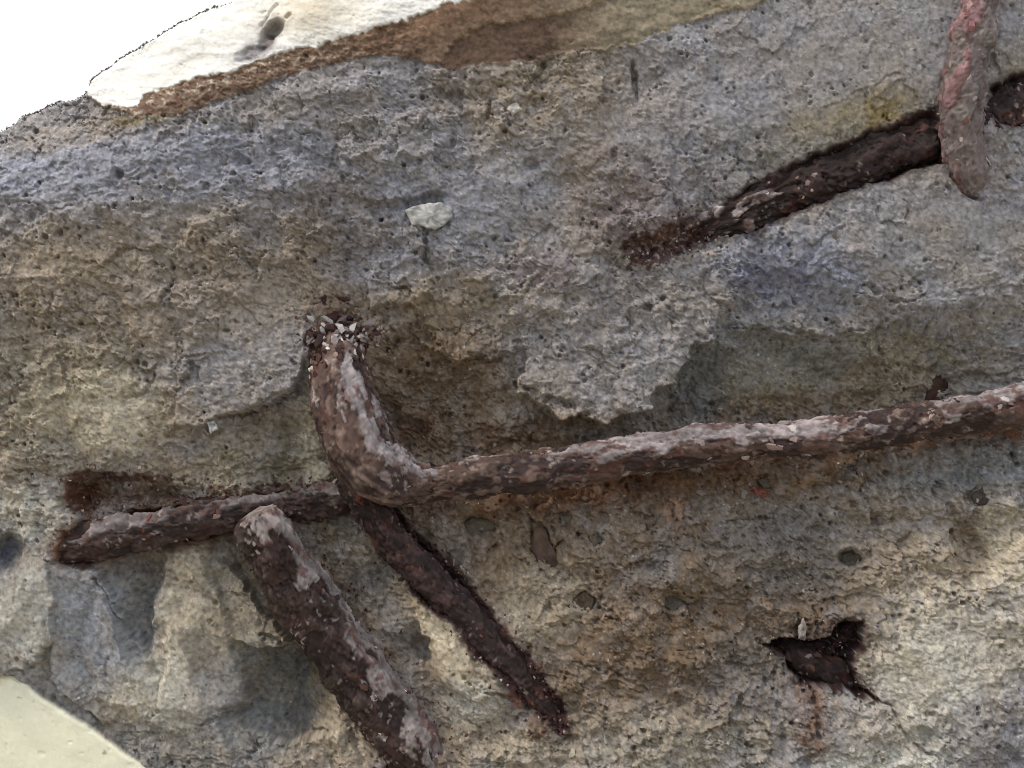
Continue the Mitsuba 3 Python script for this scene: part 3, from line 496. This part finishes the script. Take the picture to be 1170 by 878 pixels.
def ple(r):
    a, b = edge_pts[r.integers(len(edge_pts))]; t = r.random(); u, v = a+(b-a)*t+r.normal(0, 2.5, 2)
    if u < -30 or v < -30: return None
    c = CSD[iv(v), iu(u)]; return (u, v) if .5 < c < 6 else None
crumbs('concrete_wall__edge_crust', 420, ple, 1.2, 3.4, (.11, .10, .09), 202)
# ------------------------------------------------------------------ the reinforcing bars
LILAC, SCALE, DARKR, REDR = np.float32([.25, .225, .235]), np.float32([.20, .15, .14]), np.float32([.024, .015, .0145]), np.float32([.085, .03, .024])
def spline(P, n):
    P = np.array(P, float); t = np.r_[0, np.cumsum(np.linalg.norm(np.diff(P[:, :3], axis=0), axis=1))]; P = np.vstack([2*P[0]-P[1], P, 2*P[-1]-P[-2]])
    out = []; 
    for s in np.linspace(0, t[-1], n):
        k = min(np.searchsorted(t, s, 'right')-1, len(t)-2); x = (s-t[k])/(t[k+1]-t[k]); a, b, c, d = P[k:k+4]
        out.append(.5*((2*b)+(c-a)*x+(2*a-5*b+4*c-d)*x*x+(3*b-a-3*c+d)*x**3))
    return np.array(out)

def bar(key, pts, seed, pal, rough=1.0, cap0=1.0, cap1=1.0, layers=(), flat=1.0, lump_=.22, pale=0.0, paledir=(0, -.35, 1), taper0=0, taper1=0, step=.55, red=.55):
    """a corroded bar along pts = (u, v, depth mm, radius units): layered scale, pits, colours by layer; returns a function that samples its skin"""
    P = np.array([list(at(u, v, d)*1000)+[r*S*1000] for u, v, d, r in pts])
    L = np.linalg.norm(np.diff(P[:, :3], axis=0), axis=1).sum(); n = int(L/step); A = spline(P, n); c, R = A[:, :3], A[:, 3]
    t = np.gradient(c, axis=0); t /= np.linalg.norm(t, axis=1, keepdims=True)
    a = np.cross(t, [0, -1, 0]); a /= np.linalg.norm(a, axis=1, keepdims=True); b = np.cross(t, a)
    m = int(2*math.pi*R.mean()/step); th = np.linspace(0, 2*math.pi, m, endpoint=False)
    dirs = a[:, None]*np.cos(th)[None, :, None]+b[:, None]*np.sin(th)[None, :, None]*flat
    s = np.linspace(0, L, n); e0, e1 = np.clip(s/(R[0]*cap0+1e-6), 0, 1), np.clip((L-s)/(R[-1]*cap1+1e-6), 0, 1)
    prof = np.sqrt(np.clip(1-(1-e0)**2.6, 0, 1))*np.sqrt(np.clip(1-(1-e1)**2.6, 0, 1))
    if taper1: prof = prof*(1-.55*sst(L-taper1, L, s))
    if taper0: prof = prof*(1-.55*sst(taper0, 0, s))
    nd = dirs.reshape(-1, 3); Rm = R.mean(); rr = R*prof*(1+.10*fb3(np.stack([s/9, s*0+seed*.37, s*0], 1), 2, 2))
    p = (c[:, None]+dirs*rr[:, None, None]).reshape(-1, 3); S_ = np.repeat(s, m)
    nd = nd*np.repeat(np.sqrt(np.clip(prof, .02, 1)), m)[:, None]+np.repeat(t*((e1 < 1)*(1-prof)-(e0 < 1)*(1-prof))[:, None], m, 0); nd /= np.linalg.norm(nd, axis=1, keepdims=True)
    q = np.stack([S_, ((p-np.repeat(c, m, 0))*np.repeat(a, m, 0)).sum(1), ((p-np.repeat(c, m, 0))*np.repeat(b, m, 0)).sum(1)], 1)+seed
    low = fb3(q/[Rm*2.2, Rm*1.4, Rm*1.4], seed, 3); mid = fb3(q/[5.5, 3, 3], seed+5, 3); fine = fb3(q/[1.5, 1.0, 1.0], seed+9, 2)
    # scale layers: plates that end in a crisp ragged edge, longer along the bar than across it
    pl1 = sst(.0, .09, fb3(q/[14, 6, 6], seed+21, 4)); pl2 = sst(.10, .17, fb3(q/[8, 4, 4], seed+31, 4)); pit = sst(.3, .65, fb3(q/[2.6, 1.8, 1.8], seed+41, 2))
    disp = rough*(lump_*Rm*low*.75+.55*mid+.14*fine+.8*pl1+.6*pl2-.6*pit)
    up = (nd@(np.array(paledir)/np.linalg.norm(paledir)))
    pu, pv = p[:, 0]*.001/S+585, 439-(p[:, 2]*.001-ZC)/S
    f_ = up*.75+.55*fb3(q/[12, 5, 5], seed+51, 4)-.3*(1-pale)
    for (su, sv, ru, rv, ang, w) in layers: f_ = f_+w*blob(su, sv, ru, rv, ang, pu, pv)*np.where(w > 0, sst(.3, -.3, nd[:, 1]), 1)
    plate = sst(.28, .36, f_) if (pale or layers) else np.zeros(len(p))
    disp += .75*plate*rough
    p = p+nd*(disp*np.repeat(np.clip(prof*1.2, .25, 1), m))[:, None]
    base_, lay1, lay2, pl_ = pal
    col = np.tile(base_, (len(p), 1)); col += (lay1-col)*(pl1*.75)[:, None]; col += (lay2-col)*(pl2*.7*sst(-.2, .5, mid))[:, None]
    zone = sst(-.1, .5, fb3(q/[16, 8, 8], seed+91, 2))
    col += (REDR-col)*(sst(.2, .6, fb3(q/[5, 3, 3], seed+61, 3))*red*zone)[:, None]
    col += (pl_*(1+.45*fb3(q/[7, 2.0, 2.0], seed+71, 3))[:, None]-col)*(plate*.92)[:, None]
    col += (np.float32([.10, .05, .045])-col)*(plate*sst(.15, .5, fb3(q/[6, 2.5, 2.5], seed+75, 3))*.8)[:, None]
    col += (np.float32([.33, .29, .27])-col)*(sst(.45, .7, fb3(q/1.7, seed+81, 2))*.6*sst(.1, .5, fb3(q/9, seed+85, 2)))[:, None]
    col = np.clip(col*(1+.35*fine+.25*fb3(q/[20, 9, 9], seed+95, 2))[:, None], .004, .7)
    i = np.arange(n-1)[:, None]*m+np.arange(m)[None]; j = np.arange(n-1)[:, None]*m+(np.arange(m)[None]+1) % m
    f = np.vstack([np.stack([i, j, j+m], -1).reshape(-1, 3), np.stack([i, j+m, i+m], -1).reshape(-1, 3)])
    v = np.vstack([p, c[0], c[-1]]); k0, k1 = len(p), len(p)+1; q = np.arange(m); q1 = (q+1) % m
    f = np.vstack([f, np.stack([q1, q, np.full(m, k0)], 1), np.stack([(n-1)*m+q, (n-1)*m+q1, np.full(m, k1)], 1)])
    col = np.vstack([col, col[0], col[-m]])
    me = trimesh.Trimesh(v*.001, f, process=False)
    if me.volume < 0: me.faces = me.faces[:, ::-1]
    add(key, me, 'bsdf_rust', True, col)
    pg, ng = p.reshape(n, m, 3), nd.reshape(n, m, 3)
    def skin(x, ang):
        a_, b_ = min(int(x*n), n-1), int(ang/(2*math.pi)*m) % m; return pg[a_, b_]*.001, ng[a_, b_], t[a_]
    return skin
def plate_mesh(rng, lx, ly, th, n=9):
    """a thin curled plate of scale"""
    an = np.sort(rng.uniform(0, 6.28, n)); rr = rng.uniform(.65, 1, n); o = np.stack([np.cos(an)*rr*lx, np.sin(an)*rr*ly], 1); cur = rng.uniform(.05, .25)/max(lx, ly)
    def z(q): return -cur*(q**2).sum(-1)
    k = n; v = np.vstack([np.c_[o, z(o)+th/2], np.c_[o*1.04, z(o)-th/2], [[0, 0, th*.6]], [[0, 0, -th/2]]]); f = []
    for i in range(k):
        j = (i+1) % k; f += [[i, j, 2*k], [k+j, k+i, 2*k+1], [i, k+i, k+j], [i, k+j, j]]
    return trimesh.Trimesh(v, f, process=False)
def flakes(holder, skin, n, seed, s0, s1, tones, x=(.03, .97), facing=True, key='rust_flake', lumpy=False, lift=.0):
    r = np.random.default_rng(seed); k = 0
    while k < n:
        p, nn, t = skin(r.uniform(*x), r.uniform(0, 6.28))
        if facing and nn[1] > -.1: continue
        s = (s0+(s1-s0)*r.random()**1.8)*S
        m = lump(r, s*1.2, s*.8, s*.6, 11) if lumpy else plate_mesh(r, s*1.35, s*.85, s*.22)
        z = nn+r.normal(0, .28, 3); z /= np.linalg.norm(z); a = t-z*(t@z); a /= np.linalg.norm(a); w = r.normal(0, .5); b = np.cross(z, a); a2 = a*math.cos(w)+b*math.sin(w); b2 = np.cross(z, a2)
        m.vertices = m.vertices@np.stack([a2, b2, z], 1).T+p+nn*s*lift
        tn = np.array(tones[r.integers(len(tones))])*r.uniform(.75, 1.25)
        add(numbered(f'{holder}__{key}'), m, 'bsdf_rust', False, np.clip(tn*(1+r.normal(0, .15, (len(m.vertices), 1))), .004, .75)); k += 1
PAL = (DARKR, np.float32([.038, .0215, .019]), np.float32([.066, .047, .042]), LILAC)
RT = [(.05, .025, .022), (.09, .045, .035), (.035, .02, .02), (.16, .11, .10), (.28, .23, .22)]
PT = [(.42, .38, .38), (.30, .25, .25), (.22, .16, .15), (.50, .47, .45)]

# bent bar: short leg coming out of the concrete, a bend, then the long run to the right
BP = [(386, 372, -10, 20), (387, 408, -1, 26), (392, 450, 6, 31), (405, 492, 9, 36), (424, 528, 9, 36), (456, 549, 7, 27), (486, 554, 6, 22), (510, 552, 6, 21), (560, 544, 6, 21), (620, 537, 5, 21), (700, 524, 5, 21.5), (800, 511, 5, 21), (900, 503, 4, 19), (1000, 489, 5, 20), (1060, 480, 5, 21), (1110, 475, 6, 21), (1180, 463, 6, 22), (1260, 450, 6, 22), (1400, 430, 0, 22)]
BL = [(800, 495, 110, 10, -5, .32), (930, 494, 90, 11, -6, .5), (735, 508, 50, 10, -8, .25), (1120, 457, 60, 11, -12, .5), (1040, 478, 35, 24, 0, -.6), (580, 540, 110, 30, -8, -.5), (470, 560, 40, 20, 0, -.2), (880, 520, 110, 8, -4, -.5), (425, 470, 20, 60, -12, .26), (400, 425, 20, 26, 0, .2), (412, 490, 12, 40, -10, -.2), (390, 520, 20, 50, -10, -.35), (450, 545, 30, 14, -10, .2), (384, 375, 40, 24, 0, -.9)]
k = bar('bent_bar__bar', BP, 300, (DARKR*1.5, np.float32([.095, .06, .05]), np.float32([.19, .14, .12]), LILAC), 1.0, .4, .4, layers=BL, pale=.12)
flakes('bent_bar', k, 40, 301, 2.5, 7.0, RT+PT[1:3], (.16, .86)); flakes('bent_bar', k, 10, 302, 4, 8, PT, (.4, .8)); flakes('bent_bar', k, 12, 304, 2.5, 7, RT+PT[1:3], (.03, .17))
flakes('bent_bar', k, 70, 303, 2.5, 7.5, RT[:3]*2+PT+[(.6, .58, .56)], (.0, .06), key='concrete_crumb', lumpy=True, lift=.35)
labels['bent_bar'] = {'label': 'rusty bar bent at a right angle, its long arm crossing the wall to the right', 'category': 'steel bar'}
# thick bar standing out of the wall with its broken end up
TL = [(300, 590, 34, 22, -25, .62), (268, 602, 8, 10, 0, .3), (360, 640, 6, 60, -32, .17), (408, 715, 6, 60, -34, .17), (450, 780, 6, 40, -38, .1), (360, 720, 16, 90, -34, -.3), (300, 640, 30, 26, 0, -.5), (450, 840, 40, 30, 0, .1)]
k = bar('thick_bar__bar', [(285, 588, 16, 26), (295, 604, 15, 30), (322, 648, 11, 30), (352, 692, 7, 29), (398, 755, 3, 31), (444, 818, -2, 32), (474, 866, -4, 31), (516, 930, -8, 31), (560, 990, -18, 30)], 320, (*PAL[:3], np.float32([.19, .17, .17])), 1.35, .55, .3, layers=TL, pale=.0, paledir=(.6, -.3, .6))
flakes('thick_bar', k, 40, 321, 2.5, 7.5, RT+[(.3, .24, .24)], (.05, .8)); flakes('thick_bar', k, 36, 322, 2, 5.5, PT+RT, (.45, .8), key='rust_crumb', lumpy=True)
labels['thick_bar'] = {'label': 'thick maroon rusted bar with a broken pale upper end, running down to the bottom edge', 'category': 'steel bar'}
k = bar('thin_bar__bar', [(402, 540, 1, 20), (414, 566, 0, 20), (430, 590, -2, 18), (460, 628, -4, 18), (498, 668, -3, 18), (543, 715, -3, 18), (590, 766, -3, 17), (622, 800, -3, 14), (645, 827, -4, 7)], 340, (DARKR*.8, np.float32([.036, .02, .021]), np.float32([.07, .04, .04]), LILAC), 1.2, .6, .8)
flakes('thin_bar', k, 36, 341, 2.5, 6.5, RT[:3]+[(.12, .04, .03)])
labels['thin_bar'] = {'label': 'thin dark rusted bar slanting down to the right, half sunk in the concrete', 'category': 'steel bar'}
k = bar('short_bar__bar', [(44, 638, -20, 12), (72, 627, -8, 16), (95, 620, -4, 18), (150, 609, -3, 19), (250, 591, -4, 17), (330, 578, -7, 14), (376, 572, -7, 16), (410, 566, -8, 16)], 360, (DARKR*1.1, np.float32([.048, .027, .024]), np.float32([.08, .055, .05]), LILAC*.6), 1.2, .6, .5, layers=[(110, 610, 40, 8, -8, .25), (230, 588, 60, 5, -8, .3)], pale=.02)
flakes('short_bar', k, 34, 361, 2.5, 6.5, RT+[(.12, .04, .03)])
labels['short_bar'] = {'label': 'short rusted bar lying level in a slot at the left, ending behind the thick bar', 'category': 'steel bar'}
k = bar('sunken_bar__bar', [(775, 280, -10, 22), (800, 264, -4, 24), (840, 245, 1, 27), (900, 218, 2, 29), (960, 196, 3, 29), (1010, 177, 3, 30), (1058, 159, 3, 30), (1120, 133, 2, 28), (1180, 118, 2, 28), (1300, 80, 0, 27)], 380, (DARKR*.7, np.float32([.024, .014, .016]), np.float32([.042, .026, .026]), LILAC*1.2), 1.5, .7, .3, layers=[(872, 226, 24, 12, -20, .85), (842, 248, 10, 12, 0, .5), (1000, 180, 110, 40, -20, -.8)], pale=.0, paledir=(-.5, -.2, -.3))
flakes('sunken_bar', k, 36, 381, 2.5, 6.0, RT[:3]); flakes('sunken_bar', k, 30, 382, 2.2, 5.5, [(.5, .44, .42), (.3, .24, .23), (.2, .14, .13)], (.08, .3), key='rust_crumb', lumpy=True)
labels['sunken_bar'] = {'label': 'dark maroon bar sunk in a groove at the upper right behind the pinkish bar', 'category': 'steel bar'}
k = bar('upright_bar__bar', [(1146, -120, 14, 17), (1128, -30, 20, 16), (1119, 10, 21, 18), (1110, 50, 21, 22), (1102, 90, 21, 22), (1098, 130, 20, 23), (1100, 165, 18, 24), (1106, 198, 15, 19), (1115, 232, 8, 7)], 400, (np.float32([.12, .098, .10]), np.float32([.16, .132, .13]), np.float32([.21, .195, .18]), np.float32([.20, .12, .132])), 1.0, .4, 1.2, layers=[(1112, 20, 16, 50, 8, .5), (1085, 95, 6, 60, 5, .22), (1110, 150, 24, 80, 0, -.6)], pale=.0, paledir=(-.8, -.5, .4), flat=.8, red=.2)
flakes('upright_bar', k, 22, 401, 2.5, 6.5, [(.3, .2, .2), (.30, .27, .25), (.24, .20, .19), (.14, .07, .065)], (.35, .97)); flakes('upright_bar', k, 5, 402, 4, 8, [(.20, .08, .085), (.22, .12, .12)], (.3, .5), key='red_flake')
labels['upright_bar'] = {'label': 'upright pink and grey bar stub with reddish streaks at the upper right edge', 'category': 'steel bar'}
k = bar('bar_end__bar', [(895, 736, -20, 12), (925, 752, -17, 16), (955, 772, -17, 16), (985, 792, -20, 11)], 420, (DARKR*.7, DARKR, np.float32([.05, .03, .03]), LILAC), 1.1)
flakes('bar_end', k, 16, 421, 2.5, 6, RT[:3]+[(.2, .16, .16)])
labels['bar_end'] = {'label': 'black rusted bar remnant in the hole at the lower right', 'category': 'steel bar'}
print('triangles', sum(len(v[1]) for v in __import__('meshkit').WRITTEN.values()), 'entries', len(scene))
